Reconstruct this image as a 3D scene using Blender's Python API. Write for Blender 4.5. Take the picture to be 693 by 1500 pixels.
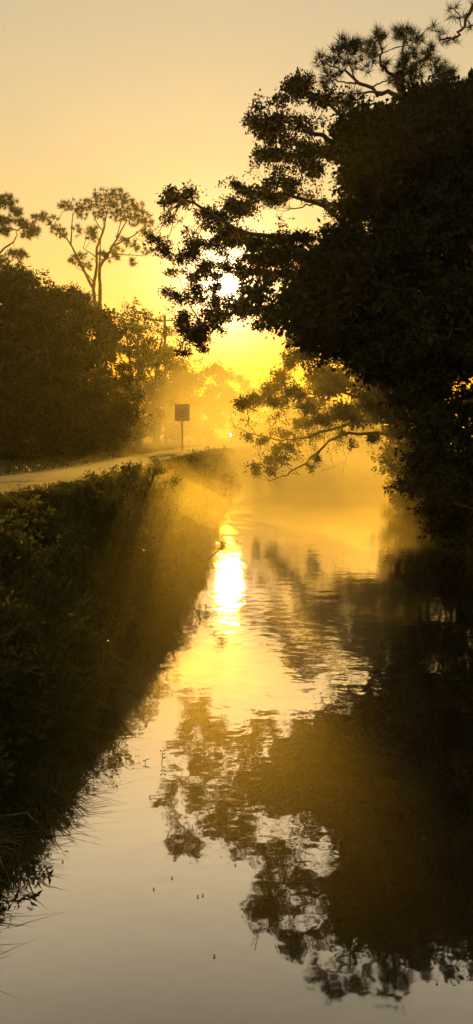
import bpy, math
import numpy as np
from mathutils import Vector

S = bpy.context.scene
for o in list(bpy.data.objects):
    bpy.data.objects.remove(o)

# ------------------------------------------------------------------ camera
F = 1100.0                 # focal length in photograph pixels (693 x 1500)
PITCH = math.radians(5.7)  # looking slightly down
CAM_H = 2.6                # metres above the water
cam = bpy.data.cameras.new('camera')
cam.sensor_fit = 'VERTICAL'
cam.sensor_height = 36.0
cam.lens = 36.0 * F / 1500.0
cam.clip_start = 0.05
cam.clip_end = 5000
camo = bpy.data.objects.new('camera', cam)
S.collection.objects.link(camo)
camo.location = (0, 0, CAM_H)
camo.rotation_euler = (math.radians(90) - PITCH, 0, 0)
S.camera = camo

# ------------------------------------------------------------------ sky and sun
SUN_EL = math.radians(11.1)
SUN_AZ = math.atan2(-11.0, 1100.0)     # radians to the right of +Y
sun_dir = Vector((math.sin(SUN_AZ) * math.cos(SUN_EL), math.cos(SUN_AZ) * math.cos(SUN_EL), math.sin(SUN_EL)))

W = bpy.data.worlds.new('World')
S.world = W
W.use_nodes = True
nt = W.node_tree
nt.nodes.clear()
sky = nt.nodes.new('ShaderNodeTexSky')
sky.sky_type = 'NISHITA'
sky.sun_disc = False
sky.sun_elevation = SUN_EL
sky.sun_rotation = SUN_AZ
sky.air_density = 3.4
sky.dust_density = 0.15
sky.ozone_density = 1.0
tint = nt.nodes.new('ShaderNodeMix'); tint.data_type = 'RGBA'; tint.blend_type = 'MULTIPLY'
tint.inputs[0].default_value = 1.0
tint.inputs[7].default_value = (1.62, 1.35, 1.32, 1)   # the warm white balance of the morning air
gam = nt.nodes.new('ShaderNodeGamma'); gam.inputs[1].default_value = 0.8
nt.links.new(sky.outputs[0], gam.inputs[0]); nt.links.new(gam.outputs[0], tint.inputs[6])
# the sun's own disc, seen through the leaves and in the water
tc = nt.nodes.new('ShaderNodeTexCoord')
dot = nt.nodes.new('ShaderNodeVectorMath'); dot.operation = 'DOT_PRODUCT'
dot.inputs[1].default_value = sun_dir
nt.links.new(tc.outputs['Generated'], dot.inputs[0])
mr = nt.nodes.new('ShaderNodeMapRange'); mr.interpolation_type = 'SMOOTHSTEP'
mr.inputs[1].default_value = math.cos(math.radians(0.55))
mr.inputs[2].default_value = math.cos(math.radians(0.30))
nt.links.new(dot.outputs['Value'], mr.inputs[0])
disc = nt.nodes.new('ShaderNodeMix'); disc.data_type = 'RGBA'; disc.blend_type = 'ADD'
disc.inputs[7].default_value = (1500, 1150, 600, 1)
nt.links.new(mr.outputs[0], disc.inputs[0])
# bright aureole of the sun in damp air, fading over a few degrees
def wmath(op, a, b=None):
    n = nt.nodes.new('ShaderNodeMath'); n.operation = op
    for k, q in enumerate((a, b)):
        if q is None: continue
        if isinstance(q, (int, float)): n.inputs[k].default_value = q
        else: nt.links.new(q, n.inputs[k])
    return n.outputs[0]
ang = wmath('SQRT', wmath('MAXIMUM', wmath('MULTIPLY', wmath('SUBTRACT', 1.0, dot.outputs['Value']), 2.0), 0.0))
halo = wmath('EXPONENT', wmath('MULTIPLY', ang, -1 / 0.026))
aur = nt.nodes.new('ShaderNodeMix'); aur.data_type = 'RGBA'; aur.blend_type = 'ADD'; aur.clamp_factor = False
aur.inputs[7].default_value = (60, 47, 30, 1)
nt.links.new(halo, aur.inputs[0]); nt.links.new(tint.outputs[2], aur.inputs[6])
nt.links.new(aur.outputs[2], disc.inputs[6])
bg = nt.nodes.new('ShaderNodeBackground')
bg.inputs[1].default_value = 0.13
nt.links.new(disc.outputs[2], bg.inputs[0])
wo = nt.nodes.new('ShaderNodeOutputWorld')
nt.links.new(bg.outputs[0], wo.inputs[0])

sl = bpy.data.lights.new('sun', 'SUN')
sl.energy = 5.0
sl.angle = math.radians(1.8)   # widened by the damp air
sl.color = (1.0, 0.53, 0.035)
slo = bpy.data.objects.new('sun', sl)
S.collection.objects.link(slo)
slo.rotation_euler = sun_dir.to_track_quat('Z', 'Y').to_euler()

S.view_settings.view_transform = 'Standard'
S.view_settings.look = 'None'
S.view_settings.gamma = 1.0
S.view_settings.exposure = 0.0
S.view_settings.use_curve_mapping = False
S.cycles.max_bounces = 6
S.cycles.diffuse_bounces = 2
S.cycles.glossy_bounces = 2
S.cycles.transmission_bounces = 3
S.cycles.volume_bounces = 0
S.cycles.transparent_max_bounces = 12
S.cycles.use_denoising = True
S.cycles.sample_clamp_indirect = 8.0
S.cycles.caustics_reflective = False
S.cycles.caustics_refractive = False

rng = np.random.default_rng(7)

# ------------------------------------------------------------------ helpers
CP, SP = math.cos(PITCH), math.sin(PITCH)
def ray(u, v):
    a = (u - 346.5) / F
    b = (750.0 - v) / F
    return np.array([a, CP + b * SP, -SP + b * CP])
def P(u, v, d):
    """photo pixel + distance ahead in metres -> world point"""
    r = ray(u, v)
    return np.array([0, 0, CAM_H]) + r * (d / r[1])
def PZ(u, v, z):
    """photo pixel on a level surface at height z"""
    r = ray(u, v)
    return np.array([0, 0, CAM_H]) + r * ((z - CAM_H) / r[2])

def link(o, parent=None):
    S.collection.objects.link(o)
    if parent is not None:
        o.parent = parent
    return o
def make_mesh(name, verts, faces, mat, parent=None, smooth=False):
    """faces: list of integer arrays, each (n, k)"""
    verts = np.asarray(verts, dtype=np.float32).reshape(-1, 3)
    me = bpy.data.meshes.new(name)
    me.vertices.add(len(verts))
    me.vertices.foreach_set('co', verts.ravel())
    idx, tot = [], []
    for f in faces:
        f = np.asarray(f, dtype=np.int32)
        if f.size == 0:
            continue
        idx.append(f.ravel()); tot.append(np.full(len(f), f.shape[1], dtype=np.int32))
    idx = np.concatenate(idx); tot = np.concatenate(tot)
    me.loops.add(len(idx)); me.loops.foreach_set('vertex_index', idx)
    me.polygons.add(len(tot))
    start = np.concatenate([[0], np.cumsum(tot)[:-1]]).astype(np.int32)
    me.polygons.foreach_set('loop_start', start)
    if smooth:
        me.polygons.foreach_set('use_smooth', np.ones(len(tot), dtype=bool))
    me.update(calc_edges=True)
    me.validate()
    me.materials.append(mat)
    o = bpy.data.objects.new(name, me)
    return link(o, parent)
def thing(name, label, cat, loc=(0, 0, 0), group=None):
    o = bpy.data.objects.new(name, None)
    o.empty_display_size = 0.2
    o.location = loc
    o['label'] = label; o['category'] = cat
    if group: o['group'] = group
    return link(o)
def tag(o, label, cat, group=None):
    o['label'] = label; o['category'] = cat
    if group: o['group'] = group
    return o

class Geo:
    """collects tubes, leaves and needles as arrays"""
    def __init__(self):
        self.v = []; self.f3 = []; self.f4 = []; self.n = 0
    def add(self, v, f3=None, f4=None):
        v = np.asarray(v, dtype=np.float64).reshape(-1, 3)
        if f3 is not None and len(f3): self.f3.append(np.asarray(f3) + self.n)
        if f4 is not None and len(f4): self.f4.append(np.asarray(f4) + self.n)
        self.v.append(v); self.n += len(v)
    def tube(self, pts, radii, sides=6):
        pts = np.asarray(pts, dtype=float); n = len(pts)
        radii = np.asarray(radii, dtype=float)
        t = np.gradient(pts, axis=0)
        t /= np.linalg.norm(t, axis=1, keepdims=True) + 1e-9
        ref = np.array([0.31, 0.89, 0.33])
        a = np.cross(t, ref); a /= np.linalg.norm(a, axis=1, keepdims=True) + 1e-9
        b = np.cross(t, a)
        ang = np.arange(sides) * 2 * math.pi / sides
        ring = (a[:, None, :] * np.cos(ang)[None, :, None] + b[:, None, :] * np.sin(ang)[None, :, None])
        v = pts[:, None, :] + ring * radii[:, None, None]
        i = np.arange(n - 1)[:, None] * sides
        j = np.arange(sides)[None, :]; k = (j + 1) % sides
        f = np.stack([i + j, i + k, i + sides + k, i + sides + j], axis=-1).reshape(-1, 4)
        self.add(v, f4=f)
    def leaves(self, pos, direc, length, width, fold=0.15):
        n = len(pos)
        if n == 0: return
        d = direc / (np.linalg.norm(direc, axis=1, keepdims=True) + 1e-9)
        r = rng.normal(size=(n, 3))
        s = np.cross(d, r); s /= np.linalg.norm(s, axis=1, keepdims=True) + 1e-9
        nn = np.cross(d, s)
        L = np.broadcast_to(np.asarray(length, float), (n,))[:, None]
        Wd = np.broadcast_to(np.asarray(width, float), (n,))[:, None]
        mid = pos + d * L * 0.45 + nn * L * fold
        v = np.stack([pos, mid + s * Wd * 0.5, pos + d * L, mid - s * Wd * 0.5], axis=1)
        f = np.arange(n)[:, None] * 4 + np.arange(4)[None, :]
        self.add(v, f4=f)
    def needles(self, pos, direc, length, width):
        n = len(pos)
        d = direc / (np.linalg.norm(direc, axis=1, keepdims=True) + 1e-9)
        s = np.cross(d, rng.normal(size=(n, 3))); s /= np.linalg.norm(s, axis=1, keepdims=True) + 1e-9
        L = np.broadcast_to(np.asarray(length, float), (n,))[:, None]
        v = np.stack([pos - s * width * .5, pos + s * width * .5, pos + d * L], axis=1)
        f = np.arange(n)[:, None] * 3 + np.arange(3)[None, :]
        self.add(v, f3=f)
    def build(self, name, mat, parent=None, smooth=False):
        if not self.v: return None
        fs = []
        if self.f3: fs.append(np.concatenate(self.f3))
        if self.f4: fs.append(np.concatenate(self.f4))
        return make_mesh(name, np.concatenate(self.v), fs, mat, parent, smooth)

def wander(a, b, n=7, amp=0.08):
    """a bent line from a to b"""
    a = np.asarray(a, float); b = np.asarray(b, float)
    L = np.linalg.norm(b - a)
    t = np.linspace(0, 1, n)[:, None]
    p = a + (b - a) * t
    off = rng.normal(size=(n, 3)) * amp * L * 0.35
    off[0] = 0; off[-1] = 0
    sag = np.sin(t * math.pi) * np.array([0, 0, 1.0]) * amp * L * rng.uniform(-.6, 1.0)
    return p + off + sag
def smooth_line(pts, per=4):
    pts = np.asarray(pts, float)
    if len(pts) < 3: return pts
    out = []
    q = np.vstack([2 * pts[0] - pts[1], pts, 2 * pts[-1] - pts[-2]])
    for i in range(1, len(q) - 2):
        for k in range(per):
            t = k / per
            out.append(0.5 * ((2 * q[i]) + (-q[i-1] + q[i+1]) * t + (2*q[i-1] - 5*q[i] + 4*q[i+1] - q[i+2]) * t*t
                              + (-q[i-1] + 3*q[i] - 3*q[i+1] + q[i+2]) * t**3))
    out.append(q[-2])
    return np.array(out)

# ------------------------------------------------------------------ materials
def new_mat(name):
    m = bpy.data.materials.new(name); m.use_nodes = True
    m.node_tree.nodes.clear()
    return m, m.node_tree
def noise_colour(t, c1, c2, scale, detail=4):
    co = t.nodes.new('ShaderNodeTexCoord')
    nz = t.nodes.new('ShaderNodeTexNoise'); nz.inputs['Scale'].default_value = scale
    nz.inputs['Detail'].default_value = detail
    t.links.new(co.outputs['Object'], nz.inputs['Vector'])
    rp = t.nodes.new('ShaderNodeValToRGB')
    rp.color_ramp.elements[0].position = 0.35; rp.color_ramp.elements[0].color = (*c1, 1)
    rp.color_ramp.elements[1].position = 0.65; rp.color_ramp.elements[1].color = (*c2, 1)
    t.links.new(nz.outputs['Fac'], rp.inputs['Fac'])
    return rp.outputs['Color'], nz
def leaf_mat(name, c1, c2, scale=1.2, trans=0.15, rough=0.6):
    m, t = new_mat(name)
    col, nz = noise_colour(t, c1, c2, scale)
    pb = t.nodes.new('ShaderNodeBsdfPrincipled')
    pb.inputs['Roughness'].default_value = rough
    pb.inputs['Specular IOR Level'].default_value = 0.08
    t.links.new(col, pb.inputs['Base Color'])
    tr = t.nodes.new('ShaderNodeBsdfTranslucent')
    t.links.new(col, tr.inputs['Color'])
    mx = t.nodes.new('ShaderNodeMixShader'); mx.inputs[0].default_value = trans
    t.links.new(pb.outputs[0], mx.inputs[1]); t.links.new(tr.outputs[0], mx.inputs[2])
    out = t.nodes.new('ShaderNodeOutputMaterial')
    t.links.new(mx.outputs[0], out.inputs['Surface'])
    return m
def plain_mat(name, c1, c2, scale=6.0, rough=0.8, bump=0.0, metallic=0.0):
    m, t = new_mat(name)
    col, nz = noise_colour(t, c1, c2, scale, 8)
    pb = t.nodes.new('ShaderNodeBsdfPrincipled')
    pb.inputs['Roughness'].default_value = rough
    pb.inputs['Metallic'].default_value = metallic
    t.links.new(col, pb.inputs['Base Color'])
    if bump:
        bp = t.nodes.new('ShaderNodeBump'); bp.inputs['Strength'].default_value = bump
        bp.inputs['Distance'].default_value = 0.03
        t.links.new(nz.outputs['Fac'], bp.inputs['Height'])
        t.links.new(bp.outputs[0], pb.inputs['Normal'])
    out = t.nodes.new('ShaderNodeOutputMaterial')
    t.links.new(pb.outputs[0], out.inputs['Surface'])
    return m

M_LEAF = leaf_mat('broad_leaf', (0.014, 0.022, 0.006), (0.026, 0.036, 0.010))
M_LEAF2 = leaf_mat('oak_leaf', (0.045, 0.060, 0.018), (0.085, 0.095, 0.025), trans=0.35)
M_NEEDLE = leaf_mat('pine_needle', (0.025, 0.040, 0.012), (0.045, 0.060, 0.018), trans=0.15)
M_GRASS = leaf_mat('bank_grass', (0.022, 0.036, 0.008), (0.130, 0.130, 0.032), scale=0.9, trans=0.35, rough=0.4)
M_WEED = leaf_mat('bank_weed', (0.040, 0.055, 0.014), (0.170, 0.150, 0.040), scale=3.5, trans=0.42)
M_DRY = leaf_mat('dry_leaf', (0.12, 0.07, 0.03), (0.20, 0.13, 0.06), scale=9, trans=0.2)
M_FLECK = plain_mat('pale_petal', (.5, .46, .36), (.65, .6, .5), 9, .6)
M_BARK = plain_mat('bark', (0.05, 0.036, 0.024), (0.12, 0.09, 0.06), 9, 0.9, 0.8)
M_PINEBARK = plain_mat('pine_bark', (0.08, 0.05, 0.03), (0.17, 0.11, 0.07), 7, 0.9, 0.8)
M_SOIL = plain_mat('soil_and_litter', (0.030, 0.034, 0.014), (0.080, 0.068, 0.035), 2.5, 0.95, 0.6)
M_PATH = plain_mat('crushed_shell_path', (0.075, 0.066, 0.050), (0.135, 0.118, 0.09), 14, 0.9, 0.5)
M_STEEL = plain_mat('galvanised_steel', (0.22, 0.22, 0.21), (0.32, 0.32, 0.31), 20, 0.55, 0.0, 0.6)
M_SIGN = plain_mat('sign_paint_darkened', (0.15, 0.14, 0.12), (0.22, 0.21, 0.18), 8, 0.5)  # white face darkened in colour to read as backlit against bright mist
M_INK = plain_mat('sign_ink_black', (0.02, 0.02, 0.02), (0.03, 0.03, 0.03), 8, 0.5)
M_POLE = plain_mat('weathered_timber', (0.10, 0.075, 0.05), (0.17, 0.13, 0.09), 5, 0.9, 0.5)
M_CABLE = plain_mat('black_cable', (0.015, 0.015, 0.015), (0.03, 0.03, 0.03), 5, 0.6)

# water: dark tannin-stained canal with long low ripples
m, t = new_mat('canal_water'); M_WATER = m
geo = t.nodes.new('ShaderNodeNewGeometry')
mp = t.nodes.new('ShaderNodeMapping'); mp.inputs['Scale'].default_value = (1.7, 2.0, 1.0)
t.links.new(geo.outputs['Position'], mp.inputs['Vector'])
n1 = t.nodes.new('ShaderNodeTexNoise'); n1.inputs['Scale'].default_value = 1.7; n1.inputs['Detail'].default_value = 2.5
t.links.new(mp.outputs[0], n1.inputs['Vector'])
n3 = t.nodes.new('ShaderNodeTexNoise'); n3.inputs['Scale'].default_value = 0.16; n3.inputs['Detail'].default_value = 2
t.links.new(geo.outputs['Position'], n3.inputs['Vector'])
rp = t.nodes.new('ShaderNodeMapRange')
rp.inputs[1].default_value = 0.42; rp.inputs[2].default_value = 0.62
rp.inputs[3].default_value = 0.25; rp.inputs[4].default_value = 1.0
t.links.new(n3.outputs['Fac'], rp.inputs[0])
mul = t.nodes.new('ShaderNodeMath'); mul.operation = 'MULTIPLY'
t.links.new(n1.outputs['Fac'], mul.inputs[0]); t.links.new(rp.outputs[0], mul.inputs[1])
bp = t.nodes.new('ShaderNodeBump'); bp.inputs['Strength'].default_value = 1.0; bp.inputs['Distance'].default_value = 0.0075
sep = t.nodes.new('ShaderNodeSeparateXYZ'); t.links.new(geo.outputs['Position'], sep.inputs[0])
br = t.nodes.new('ShaderNodeMapRange'); br.inputs[1].default_value = 4.0; br.inputs[2].default_value = 13.0; br.inputs[3].default_value = 0.55; br.inputs[4].default_value = 1.5
t.links.new(sep.outputs['Y'], br.inputs[0])
mul2 = t.nodes.new('ShaderNodeMath'); mul2.operation = 'MULTIPLY'
t.links.new(mul.outputs[0], mul2.inputs[0]); t.links.new(br.outputs[0], mul2.inputs[1])
t.links.new(mul2.outputs[0], bp.inputs['Height'])
base = t.nodes.new('ShaderNodeBsdfDiffuse'); base.inputs['Color'].default_value = (0.012, 0.011, 0.006, 1)
gl = t.nodes.new('ShaderNodeBsdfGlossy'); rr_ = t.nodes.new('ShaderNodeMapRange'); rr_.inputs[1].default_value = 6.5; rr_.inputs[2].default_value = 11.5; rr_.inputs[3].default_value = 0.025; rr_.inputs[4].default_value = 0.07
t.links.new(sep.outputs['Y'], rr_.inputs[0]); t.links.new(rr_.outputs[0], gl.inputs['Roughness'])
gl.inputs['Color'].default_value = (0.95, 0.93, 0.90, 1)
t.links.new(bp.outputs[0], gl.inputs['Normal'])
fr = t.nodes.new('ShaderNodeLayerWeight'); fr.inputs['Blend'].default_value = 0.5
t.links.new(bp.outputs[0], fr.inputs['Normal'])
fm = t.nodes.new('ShaderNodeMapRange'); fm.interpolation_type = 'SMOOTHSTEP'
fm.inputs[1].default_value = 0.27; fm.inputs[2].default_value = 0.56   # facing = 1 - cos(incidence)
fm.inputs[3].default_value = 0.24; fm.inputs[4].default_value = 0.94
t.links.new(fr.outputs['Facing'], fm.inputs[0])
mx = t.nodes.new('ShaderNodeMixShader')
t.links.new(fm.outputs[0], mx.inputs[0]); t.links.new(base.outputs[0], mx.inputs[1]); t.links.new(gl.outputs[0], mx.inputs[2])
out = t.nodes.new('ShaderNodeOutputMaterial'); t.links.new(mx.outputs[0], out.inputs['Surface'])

# ------------------------------------------------------------------ terrain
PATH_Z = CAM_H - 0.75
shore_px = [(-60, 1370), (0, 1285), (60, 1205), (115, 1120), (140, 1075), (178, 988), (246, 925), (302, 864), (310, 825), (325, 770), (342, 730), (362, 703)]
sp = np.array([PZ(u, v, 0.0)[:2] for u, v in shore_px])
sy = np.concatenate([[-700, -3.0, 0.2, 1.0], sp[:, 1], [62, 70, 90, 140, 700]])
sx = np.concatenate([[4.0, 4.0, 3.0, -1.2], sp[:, 0] - 0.25, [3.5, 16, 45, 110, 800]])
o_ = np.argsort(sy); sy, sx = sy[o_], sx[o_]
def xL(y):
    y = np.asarray(y, float)
    return np.interp(y, sy, sx) + (0.10 * np.sin(y * 1.9 + .6) + 0.07 * np.sin(y * 4.3 + 1.1) + .05 * np.sin(y * 9.1)) * np.clip((y - 3.5) / 2, 0, 1)
ry = np.array([-700, 0, 10, 20, 30, 40, 50, 56, 62, 70, 90, 140, 700])
rx = np.array([5.2, 5.2, 4.9, 5.2, 6.6, 8.4, 11, 15, 22, 36, 66, 135, 830])
def xR(y): return np.interp(y, ry, rx)
def top_z(y):
    return np.interp(y, [-3, 1.6, 4.5, 8, 50, 120], [0.85, 0.85, 1.5, PATH_Z, PATH_Z, PATH_Z])
def sstep(a, b, x):
    q = np.clip((x - a) / (b - a), 0, 1); return q * q * (3 - 2 * q)
def hash_noise(x, y):
    return (np.sin(x * 1.7 + 1.3 * np.sin(y * 0.9)) * np.cos(y * 1.3 + 0.7 * np.sin(x * 1.1)) +
            0.5 * np.sin(x * 4.1 + y * 2.3) * np.cos(y * 3.7 - x * 1.9))
def ground_z(x, y):
    s = xL(y) - x
    bank = top_z(y) * (0.25 * sstep(0, 0.35, s) + 0.75 * sstep(0.15, 1.35, s))
    bank = bank + 0.05 * hash_noise(x, y) * sstep(0.05, 0.8, s) * (1 - 0.8 * sstep(1.2, 1.8, s))
    r = x - xR(y)
    right = 0.85 * sstep(0, 1.6, r) + 0.4 * sstep(2, 12, r) + 0.05 * hash_noise(x, y) * sstep(0.1, 1, r)
    bed = -0.9 * sstep(0, 0.8, np.minimum(-s, -r))
    return np.where(s > 0, bank, np.where(r > 0, right, bed))

yr = np.unique(np.concatenate([[-600, -200, -60, -20, -8, -3], np.arange(-2, 3, .25), np.arange(3, 14, 0.2), np.arange(14, 30, .4), np.arange(30, 66, .8),
                               np.arange(66, 130, 4), [150, 200, 300, 450, 600]]))
sl_off = np.array([0, .05, .12, .2, .3, .4, .5, .6, .7, .85, 1.0, 1.15, 1.35, 1.6, 1.9, 2.3, 2.8, 3.4, 4.2, 5, 6.5, 9, 13, 20, 32, 60, 120])
rows = []
for y in yr:
    a, b = xL(y), xR(y)
    left = a - sl_off[::-1]
    mid = a + (b - a) * np.array([.06, .14, .25, .4, .6, .75, .86, .94])
    right = b + np.array([0, .1, .25, .45, .7, 1.0, 1.3, 1.6, 2.2, 3.2, 5, 8, 14, 25, 50, 110])
    row = np.concatenate([[min(-900., left[0] - 50)], left, mid, right, [max(1100., right[-1] + 50)]])
    rows.append(np.stack([row, np.full(len(row), y), ground_z(row, np.full(len(row), y))], axis=1))
G = np.array(rows); nr, nc = G.shape[:2]
i = np.arange(nr - 1)[:, None] * nc; j = np.arange(nc - 1)[None, :]
fq = np.stack([i + j, i + j + 1, i + nc + j + 1, i + nc + j], axis=-1).reshape(-1, 4)
gr = make_mesh('ground', G.reshape(-1, 3), [fq], M_SOIL, smooth=True); gr['kind'] = 'structure'

wv = np.array([[-8, -40, 0], [900, -40, 0], [900, 598, 0], [-8, 598, 0]], float)
wt = make_mesh('water', wv, [np.array([[0, 1, 2, 3]])], M_WATER); wt['kind'] = 'structure'

# the pale path along the top of the bank
path_px = [(-190, 712), (-60, 706), (60, 699), (140, 690), (205, 675), (262, 662.5), (310, 655), (345, 651)]
pp = np.array([PZ(u, v, PATH_Z)[:2] for u, v in path_px])
pp = np.vstack([[pp[0, 0] - 2.5, -4.0], pp, [9, 120], [60, 210]])
pc = smooth_line(np.c_[pp, np.zeros(len(pp))], 8)[:, :2]
tg = np.gradient(pc, axis=0); tg /= np.linalg.norm(tg, axis=1, keepdims=True)
nm = np.stack([tg[:, 1], -tg[:, 0]], 1)
pv = []
for k, off in enumerate((-.85, -0.6, -0.2, 0.2, 0.6, .85)):
    e = off * (1 + (0.10 * np.sin(np.arange(len(pc)) * 1.7 + k) if abs(off) > .8 else 0))
    q = pc + nm * np.asarray(e).reshape(-1, 1) if np.ndim(e) else pc + nm * e
    z = np.full(len(pc), 0.03 if abs(off) < .8 else 0.006)
    pv.append(np.c_[q, ground_z(q[:, 0], q[:, 1]) + z])
pv = np.stack(pv, axis=1)
nr, nc = pv.shape[:2]
i = np.arange(nr - 1)[:, None] * nc; j = np.arange(nc - 1)[None, :]
fq = np.stack([i + j, i + j + 1, i + nc + j + 1, i + nc + j], axis=-1).reshape(-1, 4)
pa = make_mesh('path', pv.reshape(-1, 3), [fq], M_PATH, smooth=True); pa['kind'] = 'structure'
def path_dist(x, y):
    d2 = (x[:, None] - pc[None, :, 0]) ** 2 + (y[:, None] - pc[None, :, 1]) ** 2
    return np.sqrt(d2.min(axis=1))

# ------------------------------------------------------------------ trees
def spray(crown, twigs, c, rad, n_leaf, leaf, n_twig=None, twig_r=0.006, up=0.25):
    """one clump of leafy twigs round c; rad = (rx, ry, rz) in metres"""
    rad = np.asarray(rad, float)
    n_twig = n_twig or max(5, int(n_leaf / 16))
    dv = rng.normal(size=(n_twig, 3)); dv /= np.linalg.norm(dv, axis=1, keepdims=True)
    end = c + dv * rad * (0.40 + 0.95 * rng.uniform(0, 1, size=(n_twig, 1)) ** 1.4)
    start = c + rng.normal(size=(n_twig, 3)) * rad * 0.22
    if twigs is not None:
        for a, b in zip(start[::2], end[::2]):
            twigs.tube([c * .5 + a * .5, a * .45 + b * .55 + rng.normal(size=3) * 0.03, b], [twig_r, twig_r * .7, twig_r * .35], 3)
    k = max(1, n_leaf // n_twig)
    t_ = rng.uniform(0.1, 1.05, size=(n_twig, k, 1)) ** 0.8
    pos = start[:, None] + (end - start)[:, None] * t_
    pos = pos + rng.normal(size=pos.shape) * leaf * 0.55
    dr = (end - start)[:, None] / (np.linalg.norm(end - start, axis=1)[:, None, None] + 1e-6) * 0.7 + rng.normal(size=pos.shape) * 0.75
    dr[..., 2] -= 0.25 - up * 0.5
    L = leaf * rng.uniform(0.65, 1.25, size=n_twig * k)
    crown.leaves(pos.reshape(-1, 3), dr.reshape(-1, 3), L, L * rng.uniform(.42, .62, size=len(L)))

def in_poly(p, poly):
    x, y = p; ins = False
    for (x1, y1), (x2, y2) in zip(poly, poly[1:] + poly[:1]):
        if (y1 > y) != (y2 > y) and x < (x2 - x1) * (y - y1) / (y2 - y1) + x1:
            ins = not ins
    return ins
def poly_points(poly, n):
    xs = [p[0] for p in poly]; ys = [p[1] for p in poly]; out = []
    while len(out) < n:
        p = (rng.uniform(min(xs), max(xs)), rng.uniform(min(ys), max(ys)))
        if in_poly(p, poly): out.append(p)
    return out

def taper(n, r0, r1, pw=1.0):
    return r0 + (r1 - r0) * np.linspace(0, 1, n) ** pw

def add_limbs(root, limbs, mat, kink=0.5):
    """each limb: (points, r0, r1) -> a part of its own"""
    nodes = []
    for pts, r0, r1 in limbs:
        g = Geo(); q = smooth_line(pts, 4)
        q = q + np.vstack([np.zeros(3), rng.normal(size=(len(q) - 2, 3)) * r0 * kink, np.zeros(3)])
        g.tube(q, taper(len(q), r0, r1), 6)
        g.build('limb', mat, root, True)
        nodes.append(q)
    return np.concatenate(nodes) if nodes else np.zeros((0, 3))

def trunk_part(root, pts, r0, r1, mat):
    g = Geo(); q = smooth_line(pts, 5)
    r = taper(len(q), r0, r1, 0.8)
    r[0] *= 1.5
    if len(r) > 1: r[1] *= 1.15
    g.tube(q, r, 9)
    g.build('trunk', mat, root, True)
    return q

def local(root):
    return np.array(root.location)

def reach(twigs, nodes, c, r0=0.02, r1=0.006):
    """a thin branch from the nearest limb node to a clump"""
    if len(nodes) == 0: return
    d = np.linalg.norm(nodes - c, axis=1)
    a = nodes[np.argmin(d)]
    L = d.min()
    q = wander(a, c, 6, 0.10)
    twigs.tube(q, taper(6, min(r0, 0.006 + 0.012 * L), r1), 4)

def finish(root, crown, twigs, lm, bm):
    if twigs.v: 
        o = twigs.build('twigs', bm, root); o['kind'] = 'stuff'
    if crown.v:
        o = crown.build('crown', lm, root); o['kind'] = 'stuff'

def base_at(x, y): return np.array([x, y, float(ground_z(np.array([x]), np.array([y]))[0]) - 0.05])

# ---- the great overhanging tree on the right bank
B = base_at(7.4, 21.0)
root = thing('broadleaf_tree', 'tall black broadleaf tree leaning across the canal, its leafy boughs crossing the sun', 'tree', B, 'trees on the right bank')
D = 20.6
loc = lambda u, v, d: P(u, v, d) - B
tr = trunk_part(root, [np.zeros(3), [-.15, 0, 2.0], [-.5, -.1, 4.2], [-.7, -.2, 6.6], [-.9, -.2, 9.2]], 0.30, 0.10, M_BARK)
limbs = [
 ([loc(570, 590, 21), loc(510, 440, 20.8), loc(440, 365, D), loc(350, 332, D - .4), loc(268, 292, D - .8)], .13, .025),
 ([loc(570, 560, 21), loc(500, 460, 20.6), loc(420, 450, D), loc(345, 456, D), loc(280, 485, D - .4)], .10, .02),
 ([loc(565, 470, 21), loc(510, 330, D), loc(440, 292, D - .3), loc(357, 278, D - .9)], .10, .02),
 ([loc(560, 430, 21), loc(505, 240, D - .6), loc(440, 186, D - 1.2), loc(378, 168, D - 1.6)], .09, .02),
 ([loc(555, 350, 21), loc(515, 190, D - 1.4), loc(440, 128, D - 2)], .08, .02),
 ([loc(560, 400, 21), loc(480, 303, D + .4), loc(455, 299, D + .4), loc(425, 306, D + .2)], .05, .012),
 ([loc(560, 500, 21), loc(620, 350, 21), loc(660, 240, 21)], .14, .03)]
nodes = np.vstack([tr, add_limbs(root, limbs, M_BARK)])
crown, twigs = Geo(), Geo()
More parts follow.
